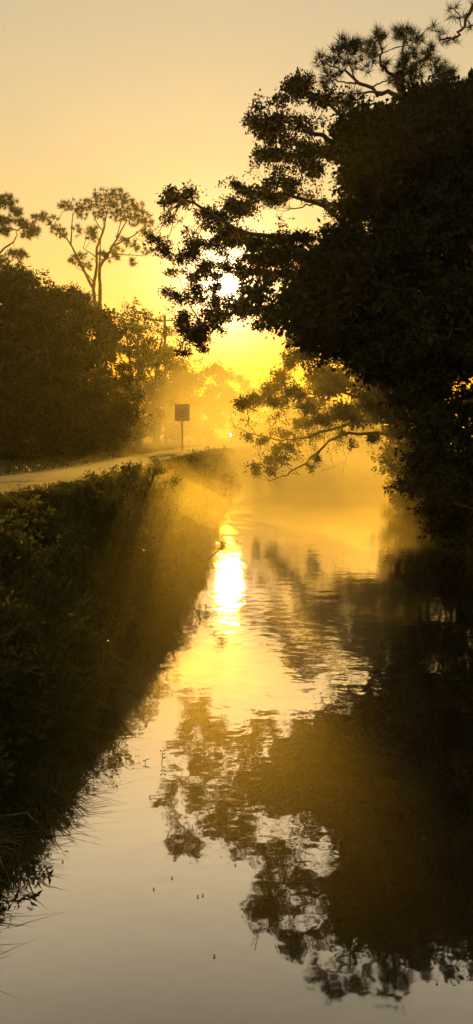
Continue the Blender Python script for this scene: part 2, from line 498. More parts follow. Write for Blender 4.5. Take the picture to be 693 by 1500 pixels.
# clumps read off the silhouette: u, v, half width, half height (pixels), density
clumps = [(435,127,29,15,1),(403,145,15,8,1),(380,156,14,8,.9),(412,179,42,12,1),(375,174,13,5,.9),(392,197,24,11,1),(418,205,14,9,.8),(464,179,15,7,.35),
 (478,142,25,11,1),(421,226,44,9,1.1),(461,217,25,10,1),(395,228,14,7,.8),(403,263,20,9,1),(427,269,20,10,.9),(357,275,22,8,1),(398,286,34,10,1),
 (357,303,25,11,1),(470,251,18,16,.8),(501,263,14,11,.4),(479,303,8,15,.7),(475,335,14,8,.8),(435,350,32,9,1.2),(383,350,36,8,1.1),(412,370,28,7,1.1),
 (425,245,30,7,.4),(445,238,18,8,.5),(440,280,14,8,.4),(330,325,14,8,.6),
 (265,286,25,12,1),(239,295,6,6,.8),(248,321,14,7,1),(300,308,16,10,1),(317,325,18,11,1),(222,351,19,5,1),(239,364,15,9,.9),(265,377,25,11,.6),
 (256,399,12,6,.8),(347,308,20,11,1.1),(343,347,34,11,1.2),(282,360,15,12,.8),(390,373,36,12,1.2),(252,433,20,7,1),(269,468,15,13,1),(287,490,22,14,1.05),
 (267,516,7,6,1),(300,511,8,8,.9),(317,464,20,12,.55),(343,454,18,9,1),(373,455,18,9,1),(386,403,18,13,1.1),(399,472,18,11,.9),(434,481,15,7,.7),
 (300,405,20,9,.5),(362,395,13,9,.9),(290,440,15,9,.5),(310,385,18,6,.45),(330,372,14,6,.5),(372,425,14,10,.8),(280,335,12,6,.5),(325,480,10,8,.5),(500,150,22,9,1),(495,185,16,12,.9),(488,225,18,10,1),(505,300,14,14,.8),(495,350,22,10,1),(455,375,24,10,1.1),(425,400,20,12,1),(415,440,18,12,1),(345,432,9,4,.5),(352,408,7,6,.7),(322,412,6,8,.5),(308,392,16,8,.9),(362,438,14,8,.9),(312,440,14,9,.8),(358,398,12,7,.9),(295,425,14,9,.8),(375,478,12,8,.7),(325,466,16,8,.8),(340,385,16,6,.8),(318,360,18,8,.8),(300,470,14,10,.8),(280,410,14,8,.7),(316,402,9,7,1),(354,424,8,8,1),(330,441,12,6,1),(350,397,10,6,1),(312,424,7,8,.9),(330,398,9,5,.8)]
for (u, v, hw, hh, den) in clumps:
    d0 = D - (350 - v) * 0.003 - (0.9 if v < 300 else 0)
    k = d0 / F
    c0 = loc(u, v, d0 + rng.normal() * .25)
    reach(twigs, nodes, c0)
    # several overlapping flat sprays make one ragged bough end
    m_ = max(2, int(round(hw * hh / 45)))
    for q in range(m_):
        du, dv_ = rng.uniform(-.75, .75) * hw, rng.uniform(-.7, .7) * hh
        c = loc(u + du, v + dv_ + abs(du) * .06, d0 + rng.normal() * .4)
        twigs.tube(wander(c0, c, 4, .1), [.008, .007, .006, .004], 3)
        sw = rng.uniform(.35, .6) * hw * k + .10; sh = rng.uniform(.35, .65) * hh * k + .05
        n = int(den * (sw * sh * (3600 if v < 340 else 5200) + 12) / (1 if m_ < 6 else 1.15))
        spray(crown, twigs, c, (sw, .25 + sw * .4, sh), n, 0.088)
# loose leafy twigs between the boughs, so the gaps are lacy
lace = [(232,285),(300,280),(350,255),(385,150),(470,130),(520,200),(515,340),(430,420),(440,500),(330,500),(262,520),(240,440),(225,360)]
for (u, v) in poly_points(lace, 150):
    if (u - 338) ** 2 + (v - 418) ** 2 < 17 ** 2 or (u - 350) ** 2 + (v - 497) ** 2 < 26 ** 2 or (430 < u < 475 and 300 < v < 335): continue
    c = loc(u, v, D + rng.normal() * .6)
    dn = np.linalg.norm(nodes - c, axis=1).min()
    if dn > 1.3: continue
    reach(twigs, nodes, c, .008, .003)
    spray(crown, twigs, c, (.26, .26, .13), int(rng.uniform(10, 38)), 0.085, n_twig=4, twig_r=.004)
core = [(515,180),(545,160),(600,152),(650,142),(720,120),(800,120),(800,520),(600,560),(500,520),(458,490),(436,455),(425,425),(445,400),(480,380),(512,358),(520,320),(540,290),(520,255),(500,225),(515,205)]
for (u, v) in poly_points(core, 640):
    d = rng.uniform(16.6, 21.5); u -= rng.exponential(8.0); v += rng.normal() * 5
    c = loc(u, v, d)
    if rng.random() < .35: reach(twigs, nodes, c, .03)
    q = rng.uniform(.45, 1.15)
    spray(crown, None, c, (.62 * q, .7, .42 * q), int(360 * q), rng.uniform(.12, .17))
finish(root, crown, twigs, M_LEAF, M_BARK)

# ---- the lower tree whose thin boughs hang over the water, farther along
B = base_at(8.3, 29.5)
root = thing('broadleaf_tree', 'hazy golden tree with thin drooping boughs low over the misty water', 'tree', B, 'trees on the right bank')
loc = lambda u, v, d: P(u, v, d) - B
tr = trunk_part(root, [np.zeros(3), [-.4, -.1, 1.5], [-1.0, -.2, 3.2], [-1.2, -.3, 5.5]], 0.22, 0.08, M_BARK)
D = 28.5
limbs = [
 ([loc(590, 620, 29.3), loc(535, 618, D), loc(480, 632, D - 1), loc(430, 644, D - 1.6), loc(385, 640, D - 2), loc(340, 624, D - 2.2)], .07, .01),
 ([loc(595, 640, 29.3), loc(510, 634, D - 1), loc(465, 662, D - 2), loc(430, 690, D - 2.6), loc(395, 705, D - 3)], .07, .01),
 ([loc(590, 590, 29.3), loc(500, 575, D), loc(430, 578, D), loc(360, 592, D - .5)], .07, .012),
 ([loc(590, 560, 29.3), loc(480, 530, D), loc(420, 525, D)], .06, .012),
 ([loc(375, 636, D - 2), loc(362, 618, D - 2), loc(356, 600, D - 2)], .012, .005),
 ([loc(345, 628, D - 2.2), loc(338, 612, D - 2.2), loc(340, 600, D - 2.2)], .010, .004)]
nodes = np.vstack([tr, add_limbs(root, limbs, M_BARK)])
crown, twigs = Geo(), Geo()
for (u, v, hw, hh, den) in [(355,592,13,7,1),(375,584,16,9,1),(395,570,16,12,1),(412,552,14,14,1),(425,530,12,14,1),(432,575,20,14,1.1),(405,590,18,7,.8),(455,595,22,15,1.2),
  (470,560,20,20,1.2),(440,620,20,9,.8),(420,635,16,8,.6),(425,655,18,9,.6),(405,660,14,8,.5),(395,675,14,8,.5),(375,690,8,6,.5),(412,672,14,8,.5),(372,683,10,5,.4),(385,645,12,6,.4),(367,640,10,5,.4),
  (395,690,12,5,.4),(460,640,14,8,.5),(475,615,16,9,.9),(495,605,16,12,1.1),(455,685,5,4,.5),(463,672,6,5,.5),(500,635,10,7,.5),(515,650,7,7,.4),(430,500,12,9,.9),(440,520,14,9,1),(545,640,12,8,.9),(520,615,14,10,1)]:
    d = D - 1 + rng.normal() * .5 - (1.2 if v > 640 else 0)
    c = loc(u, v, d); k = d / F
    reach(twigs, nodes, c, .014, .005)
    spray(crown, twigs, c, (hw * k * 1.2, .4 + hw * k * .3, hh * k * 1.15), int(den * (62 if v < 630 else 52) * math.sqrt(hw * hh) + 14), 0.10, twig_r=.005)
core = [(440,490),(520,480),(640,480),(650,730),(606,725),(580,690),(560,650),(530,622),(500,600),(470,565),(448,530)]
for (u, v) in poly_points(core, 110):
    c = loc(u, v, rng.uniform(27, 32))
    if rng.random() < .3: reach(twigs, nodes, c, .02)
    spray(crown, None, c, (.7, .8, .5), 300, 0.17)
lace = [(345,600),(400,560),(470,590),(510,640),(460,690),(400,705),(365,695),(375,650)]
for (u, v) in poly_points(lace, 80):
    c = loc(u, v, D - 1.5 + rng.normal() * .6)
    if np.linalg.norm(nodes - c, axis=1).min() > 1.2: continue
    reach(twigs, nodes, c, .007, .003)
    spray(crown, twigs, c, (.3, .3, .2), int(rng.uniform(10, 34)), 0.09, n_twig=4, twig_r=.004)
# bare hanging twigs
for (u, v, u2, v2) in [(507, 640, 503, 700), (480, 655, 490, 688), (470, 690, 505, 676), (430, 640, 447, 660)]:
    twigs.tube(wander(loc(u, v, D - 1.5), loc(u2, v2, D - 1.8), 7, .06), taper(7, .008, .004), 4)
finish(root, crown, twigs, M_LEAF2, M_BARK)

# ---- the tree nearest on the right, closing the frame
B = base_at(8.2, 16.0)
root = thing('broadleaf_tree', 'near black tree filling the right edge of the picture down to the bank', 'tree', B, 'trees on the right bank')
loc = lambda u, v, d: P(u, v, d) - B
tr = trunk_part(root, [np.zeros(3), [.1, .1, 1.8], [-.1, .2, 4.0], [.2, .2, 6.5]], 0.24, 0.09, M_BARK)
limbs = [([tr[4], loc(740, 520, 16), loc(660, 430, 16.4)], .09, .03), ([tr[6], loc(760, 480, 16), loc(690, 360, 16.5)], .09, .03),
         ([tr[3], loc(720, 600, 16), loc(640, 600, 16.6)], .08, .02)]
nodes = np.vstack([tr, add_limbs(root, limbs, M_BARK)])
crown, twigs = Geo(), Geo()
core = [(640,430),(820,330),(900,400),(900,760),(760,775),(690,770),(640,735),(612,690),(600,640),(590,580),(600,500)]
for (u, v) in poly_points(core, 240):
    c = loc(u, v, rng.uniform(15.2, 18.2))
    if rng.random() < .3: reach(twigs, nodes, c, .02)
    spray(crown, None, c, (.55, .6, .4), 280, 0.14)
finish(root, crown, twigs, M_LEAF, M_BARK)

# ---- bushes along the right waterline
def bush(name, label, cat, B, clumps_, lm, leaf, group, stems=4, n=200):
    root = thing(name, label, cat, B, group)
    crown, twigs = Geo(), Geo()
    cs = np.array(clumps_)
    top = cs[np.argsort(-cs[:, 2])[:stems]]
    for k, p in enumerate(top):
        g = Geo(); q = wander([rng.normal() * .15, rng.normal() * .15, -.02], p[:3], 7, .12)
        g.tube(q, taper(7, .035, .01), 5); g.build('stem', M_BARK, root, True)
    for c in cs:
        spray(crown, twigs, c[:3], (c[3], c[3], c[3] * .7), n, leaf, twig_r=.005)
    finish(root, crown, twigs, lm, M_BARK)
    return root
for (x, y, r, h, lab) in [(5.7, 17.5, 1.0, 1.5, 'black rounded bush at the right waterline nearest the camera'),
                     (5.75, 14.2, .9, 1.5, 'black bush at the right waterline by the picture edge'), (5.8, 19.8, 1.0, 1.9, 'black bush in the middle of the right waterline'), (6.2, 26.0, 1.1, 2.0, 'dim bush where the right bank starts to fade'),
                     (6.1, 22.5, 1.1, 1.9, 'dark bush below the leaning tree on the right bank'),
                     (7.6, 31.5, 1.3, 2.0, 'hazy dark bush under the drooping tree on the right bank'),
                     (9.6, 41.0, 1.6, 2.6, 'faint farthest bush where the right bank meets the mist')]:
    B = base_at(x, y)
    cl = [(rng.normal() * r * .5, rng.normal() * r * .5, rng.uniform(.1, 1) * h * .9, rng.uniform(.35, .55)) for _ in range(26)]
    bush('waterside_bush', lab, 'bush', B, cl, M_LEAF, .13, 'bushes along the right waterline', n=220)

# ---- pines
def tuft(crown, c, out, n=34, L=.24, w=.011, spread=.8):
    d = out[None] * .55 + rng.normal(size=(n, 3)) * spread
    crown.needles(np.repeat(c[None], n, 0) + rng.normal(size=(n, 3)) * .015, d, L * rng.uniform(.6, 1.1, n), w)
def pine_clump(crown, twigs, c, rad, nt, L, w, n, tw=.008):
    rad = np.asarray(rad, float)
    dv = rng.normal(size=(nt, 3)); dv[:, 2] = dv[:, 2] * .8 + .15
    dv /= np.linalg.norm(dv, axis=1, keepdims=True)
    end = c + dv * rad * rng.uniform(.35, 1.0, size=(nt, 1))
    for e, dd in zip(end, dv):
        if rng.random() < .6:
            twigs.tube([c, (c + e) * .5 + rng.normal(size=3) * .03, e], [tw, tw * .8, tw * .5], 3)
        o = dd.copy(); o[2] += .5
        tuft(crown, e, o, n, L, w)

# umbrella-crowned pine beyond the path on the left
D = 58.0
B = base_at(P(146, 640, D)[0], D)
root = thing('pine_tree', 'tall flat-topped pine with forked trunk rising above the left woods', 'tree', B, 'pines')
loc = lambda u, v, d=D: P(u, v, d) - B
tr = trunk_part(root, [np.zeros(3), loc(146, 600), loc(145, 520), loc(143, 443)], .34, .22, M_PINEBARK)
limbs = [([(139,446),(137,418),(142,389),(142,364),(151,339),(157,308)],.17,.05,0),
 ([(146,448),(147,420),(146,393),(157,374),(166,360),(177,339),(186,322)],.17,.04,.3),
 ([(138,425),(121,393),(108,367),(97,349),(69,322)],.13,.03,-.3),
 ([(104,359),(105,335),(107,311)],.07,.03,-.4),([(136,412),(126,400),(112,392)],.06,.02,.4),
 ([(148,390),(159,371),(180,373),(209,375)],.08,.02,-.6),([(166,360),(182,352),(197,344),(212,332)],.08,.02,.5),
 ([(141,377),(132,370),(122,364)],.05,.02,-.5),([(146,393),(146,380),(147,365),(148,345)],.08,.03,.6),([(177,339),(172,345),(180,318),(194,302)],.06,.02,.2),
 ([(151,339),(140,322),(136,300)],.05,.02,-.2),([(97,349),(86,342),(78,332)],.05,.02,.2)]
nodes = add_limbs(root, [([loc(u, v, D + dd * (k / max(1, len(p) - 1)) * 3) for k, (u, v) in enumerate(p)], r0, r1) for p, r0, r1, dd in limbs], M_PINEBARK, .12)
crown, twigs = Geo(), Geo()
for (u, v, hw, hh) in [(162,286,22,8),(141,295,14,8),(188,301,18,11),(159,306,20,8),(202,308,12,9),(213,324,12,12),(195,324,14,8),(216,339,8,7),(101,301,14,8),(112,311,16,7),
  (126,304,10,9),(126,340,18,8),(137,347,8,6),(69,318,14,6),(83,335,14,6),(54,321,10,5),(119,379,13,8),(108,383,10,5),(126,389,8,5),(162,378,12,7),(173,367,10,4),(198,361,14,5),
  (195,384,5,3),(216,367,7,4),(151,375,6,7),(177,317,14,8),(148,317,12,7),(175,292,16,8),(90,346,9,4),(180,352,8,4)]:
    d = D + rng.normal() * 1.2; k = d / F
    c = loc(u, v, d)
    reach(twigs, nodes, c, .035, .012)
    pine_clump(crown, twigs, c, (hw * k * 1.15, .5 + hw * k * .6, hh * k * 1.15), int(9 + hw * hh * .16), .36, .030, 26, .014)
finish(root, crown, twigs, M_NEEDLE, M_PINEBARK)

D = 52.0
B = base_at(P(-40, 640, D)[0], D)
root = thing('pine_tree', 'pine at the far left edge, only its right-hand branches in view', 'tree', B, 'pines')
tr = trunk_part(root, [np.zeros(3)] +
                [P(-38, 560, D) - B, P(-36, 450, D) - B, P(-30, 370, D) - B], .33, .18, M_PINEBARK)
loc = lambda u, v, d=52.0: P(u, v, d) - B
nodes = np.vstack([tr, add_limbs(root, [([loc(u, v) for u, v in p], a, b) for p, a, b in [([(-32,392),(7,365),(22,350),(25,338)],.08,.025),([(-30,372),(-12,345),(4,335),(25,336),(48,335)],.10,.025),
        ([(-30,372),(-20,330),(0,305),(14,295)],.12,.03),([(-34,410),(-5,400),(20,380)],.07,.02)]], M_PINEBARK)])
crown, twigs = Geo(), Geo()
for (u, v, hw, hh) in [(11,297,14,8),(-8,292,14,9),(22,311,9,6),(36,329,11,6),(50,338,9,5),(9,325,16,8),(-15,320,18,12),(22,372,18,6),(5,340,10,5),(-5,383,16,7),(40,345,7,4),(-35,300,18,12),(-50,330,20,12)]:
    d = D + rng.normal(); k = d / F; c = loc(u, v, d)
    reach(twigs, nodes, c, .03, .012)
    pine_clump(crown, twigs, c, (hw * k, .5 + hw * k * .5, hh * k), int(10 + hw * hh * .20), .40, .036, 30, .013)
finish(root, crown, twigs, M_NEEDLE, M_PINEBARK)

# pine standing over the dark right-hand trees
D = 17.7
B = base_at(6.9, 19.6)
root = thing('pine_tree', 'black pine whose spiky top rises over the dark trees on the right', 'tree', B, 'pines')
loc = lambda u, v, d=17.7: P(u, v, d) - B
tr = trunk_part(root, [np.zeros(3), [-.2, 0, 3], loc(650, 300, 19.2), loc(605, 180, 18.4), loc(588, 132)], .22, .09, M_PINEBARK)
nodes = np.vstack([tr, add_limbs(root, [([loc(u, v, 17.7 + dd) for u, v in p], a, b) for p, a, b, dd in [
  ([(590,140),(560,136),(530,122),(500,103),(478,92)],.055,.012,0),([(585,132),(578,112),(560,97),(556,70),(553,55)],.05,.012,.3),
  ([(560,136),(535,136),(512,138)],.03,.012,-.3),([(592,135),(592,100),(592,70),(593,52)],.05,.012,.2),([(530,122),(508,120),(485,118)],.025,.010,-.2),
  ([(545,128),(560,120),(577,117)],.02,.01,.1),([(592,110),(612,92),(630,85)],.035,.012,.3),([(520,115),(512,95),(508,75)],.02,.01,.3),([(600,150),(630,128),(655,118)],.04,.012,-.2),
  ([(556,80),(566,76),(575,72)],.015,.008,0)]], M_PINEBARK)])
crown, twigs = Geo(), Geo()
for (u, v, hw, hh, nt) in [(512,72,16,11,16),(500,62,10,6,6),(490,85,12,8,9),(470,90,7,9,5),(528,72,10,8,9),(482,110,10,8,8),(475,120,7,6,4),(555,52,7,8,7),(543,70,9,8,8),(560,62,6,6,4),
  (595,52,14,8,14),(583,48,6,5,4),(608,62,10,6,6),(600,85,12,10,12),(590,100,10,10,9),(625,88,14,10,10),(640,100,14,10,12),(560,95,7,6,4),(575,117,8,6,4),(520,95,10,6,5),(505,100,9,7,5),(585,120,10,8,8),
  (610,110,12,10,12),(655,112,14,9,12),(535,105,6,5,3),(520,140,10,5,4),(545,85,6,5,4),(630,75,8,6,4)]:
    d = D + rng.normal() * .35; k = d / F; c = loc(u, v, d)
    reach(twigs, nodes, c, .016, .006)
    pine_clump(crown, twigs, c, (hw * k, .3, hh * k), int(nt * 1.5), .23, .010, 36, .006)
finish(root, crown, twigs, M_NEEDLE, M_PINEBARK)

D = 14.0
B = base_at(7.2, 14.6)
root = thing('pine_tree', 'pine outside the right edge reaching one thin needled branch into the top corner', 'tree', B, 'pines')
loc = lambda u, v, d=14.0: P(u, v, d) - B
tr = trunk_part(root, [np.zeros(3), [.1, -.1, 3], [.1, -.2, 6.5], [.0, -.3, 10.0]], .2, .08, M_PINEBARK)
nodes = np.vstack([add_limbs(root, [([loc(u, v) for u, v in p], a, b) for p, a, b in [
  ([(860,-60),(760,-40),(700,2),(683,28),(668,52),(650,58),(634,45)],.045,.009),([(668,52),(655,60),(646,64)],.010,.006),([(676,40),(672,22),(664,12)],.010,.006),([(683,28),(690,36),(702,42)],.01,.006)]], M_PINEBARK)])
crown, twigs = Geo(), Geo()
for (u, v, hw, hh, nt) in [(631,38,6,4,5),(645,48,7,5,5),(650,62,7,4,5),(664,12,5,4,4),(662,24,5,4,3),(676,26,6,5,4),(690,38,5,4,3),(668,63,4,4,2),(695,10,7,6,5),(720,-10,16,10,10),(740,-20,16,12,10)]:
    c = loc(u, v, 14 + rng.normal() * .1); k = 14 / F
    reach(twigs, nodes, c, .008, .004)
    pine_clump(crown, twigs, c, (hw * k, .1, hh * k), nt, .19, .007, 22, .004)
finish(root, crown, twigs, M_NEEDLE, M_PINEBARK)

# ---- woods on the left, beyond the path
def round_tree(label, u, d, v_top, half_w, lm, group, n_cl=70, n_leaf=230, leaf=.17, name='broadleaf_tree', low=0.12, shape=1.0):
    X = P(u, 640, d)[0]; B = base_at(X, d)
    H = P(u, v_top, d)[2] - B[2]
    root = thing(name, label, 'tree', B, group)
    tr = trunk_part(root, [np.zeros(3), [rng.normal() * .15, 0, H * .25], [rng.normal() * .3, rng.normal() * .2, H * .5], [rng.normal() * .4, 0, H * .82]], .03 * H * .6, .012 * H * .5, M_BARK)
    limbs = []
    for k in range(5):
        a = tr[int(len(tr) * rng.uniform(.3, .8))]; an = rng.uniform(0, 6.28)
        e = np.array([math.cos(an) * half_w * .7, math.sin(an) * half_w * .6, H * rng.uniform(.5, .9)])
        limbs.append(([a, (a + e) * .5 + np.array([0, 0, -.1 * H * .3]), e], .012 * H * .6, .02))
    nodes = np.vstack([tr, add_limbs(root, limbs, M_BARK)])
    crown, twigs = Geo(), Geo()
    for k in range(n_cl):
        an = rng.uniform(0, 6.28); hz = rng.uniform(low, 1.0)
        prof = math.sqrt(max(0.02, 1 - ((hz - .45) / .58) ** 2)) if hz > .45 else 1.0
        rr = half_w * prof * math.sqrt(rng.uniform(.15, 1)) * shape
        c = np.array([math.cos(an) * rr, math.sin(an) * rr * .9, H * hz * .95])
        if rng.random() < .6: reach(twigs, nodes, c, .03, .01)
        cr = rng.uniform(.5, .95) * (half_w / 3.2) ** .5
        spray(crown, twigs if k % 4 == 0 else None, c, (cr, cr, cr * .6), n_leaf, leaf, twig_r=.008)
    for k in range(int(n_cl * .7)):      # ragged twigs poking out of the outline
        an = rng.uniform(0, 6.28); hz = rng.uniform(.35, 1.04)
        prof = math.sqrt(max(0.02, 1 - ((min(hz, 1) - .45) / .58) ** 2)) if hz > .45 else 1.0
        rr = half_w * prof * rng.uniform(.95, 1.15) * shape
        c = np.array([math.cos(an) * rr, math.sin(an) * rr * .9, H * hz * .98])
        spray(crown, twigs, c, (.32, .32, .32), int(n_leaf * .16), leaf * .85, n_twig=4, twig_r=.007)
    finish(root, crown, twigs, lm, M_BARK)
    return root
lw = 'trees of the left woods'
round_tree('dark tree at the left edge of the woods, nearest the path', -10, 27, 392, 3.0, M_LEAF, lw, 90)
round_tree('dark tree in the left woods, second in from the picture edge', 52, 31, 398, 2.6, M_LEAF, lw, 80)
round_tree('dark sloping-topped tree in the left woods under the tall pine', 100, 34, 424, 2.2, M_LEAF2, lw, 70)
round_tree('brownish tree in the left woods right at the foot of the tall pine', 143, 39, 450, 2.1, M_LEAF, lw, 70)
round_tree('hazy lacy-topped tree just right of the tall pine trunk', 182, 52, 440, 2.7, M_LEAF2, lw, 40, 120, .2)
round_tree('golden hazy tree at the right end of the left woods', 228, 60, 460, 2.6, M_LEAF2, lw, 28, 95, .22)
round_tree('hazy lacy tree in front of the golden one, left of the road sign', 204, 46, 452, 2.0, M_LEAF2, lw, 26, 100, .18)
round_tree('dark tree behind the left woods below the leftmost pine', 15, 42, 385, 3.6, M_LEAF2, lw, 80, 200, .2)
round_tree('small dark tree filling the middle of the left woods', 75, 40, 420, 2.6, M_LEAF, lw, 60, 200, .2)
for (u, d, r, h, lab) in [(-30, 21, 1.5, 2.6, 'black thicket bush beside the path at the left edge'), (40, 24, 1.5, 2.4, 'dark bush beside the path below the leftmost trees'),
                     (95, 28, 1.4, 2.2, 'dark bush behind the path under the sloping tree'), (140, 33, 1.4, 2.2, 'brown hazy bush behind the path in front of the pine'),
                     (178, 41, 1.5, 2.2, 'golden hazy bush behind the path left of the sign')]:
    B = base_at(P(u, 640, d)[0], d)
    cl = [(rng.normal() * r * .5, rng.normal() * r * .45, rng.uniform(.1, 1) * h * .9, rng.uniform(.4, .65)) for _ in range(30)]
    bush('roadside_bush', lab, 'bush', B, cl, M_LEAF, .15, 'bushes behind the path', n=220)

# ---- far trees fading into the haze
far = 'far trees in the haze'
for (u, d, vt, hw, lab) in [(262, 88, 540, 4.2, 'faint far tree in the haze behind the road sign'),
    (305, 118, 532, 5.5, 'faint domed far tree below the bright gap in the boughs'),
    (352, 135, 550, 5.5, 'faint far tree directly below the sun at the end of the canal'),
    (405, 128, 562, 5.5, 'faint far tree behind the tip of the drooping boughs'),
    (455, 112, 585, 5.0, 'faint far tree seen beneath the drooping boughs'),
    (510, 98, 592, 5.0, 'faint far tree at the right end of the misty water'),
    (232, 105, 505, 4.5, 'faint far tree between the left woods and the sunlit leaves')]:
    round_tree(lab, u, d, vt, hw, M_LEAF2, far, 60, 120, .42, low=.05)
# ---- low growth on the far bank where the canal turns
for (u, d, r, h, lab) in [(385, 62.5, 1.6, 1.6, 'pale mist-veiled bush on the far bank, left of the canal bend'), (432, 66, 1.8, 1.8, 'pale mist-veiled bush in the middle of the far bank'),
                          (486, 72, 2.0, 2.0, 'pale mist-veiled bush toward the right of the far bank')]:
    B = base_at(P(u, 640, d)[0], d)
    cl = [(rng.normal() * r * .7, rng.normal() * r * .4, rng.uniform(.05, 1) * h * .9, rng.uniform(.4, .6)) for _ in range(22)]
    bush('far_bank_bush', lab, 'bush', B, cl, M_LEAF2, .2, 'bushes on the far bank', n=120)

# ------------------------------------------------------------------ road sign
def box(g, c, s):
    c = np.asarray(c, float); s = np.asarray(s, float) / 2
    v = np.array([[sx_, sy_, sz_] for sx_ in (-1, 1) for sy_ in (-1, 1) for sz_ in (-1, 1)]) * s + c
    f = [[0, 1, 3, 2], [4, 6, 7, 5], [0, 4, 5, 1], [2, 3, 7, 6], [0, 2, 6, 4], [1, 5, 7, 3]]
    g.add(v, f4=f)
def rounded_plate(g, cx, cz, y, w, h, r, th):
    pts = []
    for qx, qz, a0 in ((1, 1, 0), (-1, 1, 90), (-1, -1, 180), (1, -1, 270)):
        for k in range(5):
            a = math.radians(a0 + k * 22.5)
            pts.append((cx + qx * (w / 2 - r) + math.cos(a) * r, cz + qz * (h / 2 - r) + math.sin(a) * r))
    n = len(pts)
    v = [(x, y - th / 2, z) for x, z in pts] + [(x, y + th / 2, z) for x, z in pts]
    g.add(v, f4=[[k, (k + 1) % n, n + (k + 1) % n, n + k] for k in range(n)])
    return pts, n
q = PZ(267.5, 661, PATH_Z); D = q[1]
B = base_at(q[0], D); B[2] += .05
sg = thing('road_sign', 'small upright rectangular road sign on a thin post beside the path', 'sign', B)
top = P(267.5, 592, D)[2] - B[2]; bot = P(267.5, 616.5, D)[2] - B[2]
w = 21.5 * D / F; h = top - bot; cz = (top + bot) / 2
g = Geo(); box(g, (-.01, .03, top * .48 - .1), (.085, .05, top * .96 + .2)); post = g.build('post', M_STEEL, sg)
g = Geo()
for zz in (cz - h * .3, cz + h * .3):
    g = Geo(); g.tube([(-.01, -.03, zz), (-.01, .0, zz)], [.014, .014], 6)
    g.add([(-.01 + .014 * math.cos(a), -.03, zz + .014 * math.sin(a)) for a in np.arange(6) * math.pi / 3], None, None)
    g.f3.append(np.array([[0, 1, 2], [0, 2, 3], [0, 3, 4], [0, 4, 5]]) + g.n - 6)
    g.build('bolt', M_STEEL, post)
g = Geo(); pts, n = rounded_plate(g, 0, cz, 0, w, h, .045, .006)
pm = bpy.data.meshes.new('sign_panel')
vv = [(x, -.003, z) for x, z in pts] + [(x, .003, z) for x, z in pts]
pm.from_pydata(vv, [], [list(range(n - 1, -1, -1)), list(range(n, 2 * n))] + [[k, (k + 1) % n, n + (k + 1) % n, n + k] for k in range(n)])
pm.materials.append(M_SIGN)
panel = link(bpy.data.objects.new('sign_panel', pm), sg)
# dark printed border and worn, unreadable lines
def ring(g, w1, h1, r1, w2, h2, r2, y):
    a, n1 = rounded_plate(Geo(), 0, cz, 0, w1, h1, r1, .001); b, _ = rounded_plate(Geo(), 0, cz, 0, w2, h2, r2, .001)
    g.add([(x, y, z) for x, z in a] + [(x, y, z) for x, z in b], f4=[[k, (k + 1) % n1, n1 + (k + 1) % n1, n1 + k] for k in range(n1)])
g = Geo(); ring(g, w - .03, h - .03, .04, w - .085, h - .085, .03, -.006); g.build('printed_border', M_INK, panel)
for (dx, dz, ww, hh) in [(0, .11, .34, .045), (0, .02, .40, .055), (-.02, -.07, .36, .05), (-.06, -.20, .30, .06)]:
    g = Geo(); x = -ww / 2
    while x < ww / 2 - .03:
        cw = rng.uniform(.025, .05); box(g, (dx + x + cw / 2, -.0065, cz + dz), (cw, .001, hh * rng.uniform(.7, 1))); x += cw + .012
    g.build('worn_marking', M_INK, panel)

# ------------------------------------------------------------------ utility pole with slack cables, faint behind the sign
D = 74.0
X = P(243, 640, D)[0]; B = base_at(X, D)
top = P(243, 462, D)[2] - B[2]
up = thing('utility_pole', 'faint upright utility pole in the haze above the road sign', 'pole', B)
g = Geo(); g.tube([(0, 0, -.3), (.03, 0, top * .5), (0, 0, top)], [.19, .16, .12], 10); g.build('pole_shaft', M_POLE, up, True)
g = Geo(); box(g, (0, -.17, top - .5), (2.0, .1, .12)); g.build('crossarm', M_POLE, up)
for dx in (-.9, -.45, .45, .9):
    g = Geo(); g.tube([(dx, -.17, top - .44), (dx, -.17, top - .36), (dx, -.17, top - .28)], [.03, .05, .02], 8); g.build('insulator', M_STEEL, up, True)

# ------------------------------------------------------------------ tiny lamp at the far end of the path
m, t = new_mat('lamp_glow'); M_GLOW = m
em = t.nodes.new('ShaderNodeEmission'); em.inputs[0].default_value = (.70, .85, 1.0, 1); em.inputs[1].default_value = 90
out = t.nodes.new('ShaderNodeOutputMaterial'); t.links.new(em.outputs[0], out.inputs[0])
D = 66.0
p = P(338, 637, D); B = base_at(p[0], D); hz = p[2] - B[2]
lp = thing('path_lamp', 'tiny bluish-white light shining at the far end of the path', 'lamp', B)
g = Geo(); g.tube([(0, 0, -.1), (0, 0, hz - .12)], [.05, .04], 10); g.build('post', M_STEEL, lp, True)
g = Geo(); g.tube([(0, 0, hz - .10), (0, 0, hz - .06), (0, 0, hz), (0, 0, hz + .06), (0, 0, hz + .09)], [.02, .06, .08, .06, .01], 10); g.build('lamp_globe', M_GLOW, lp, True)
g = Geo(); g.tube([(0, 0, hz + .10), (0, 0, hz + .13), (0, 0, hz + .17)], [.13, .12, .01], 12); g.build('cap', M_STEEL, lp, True)

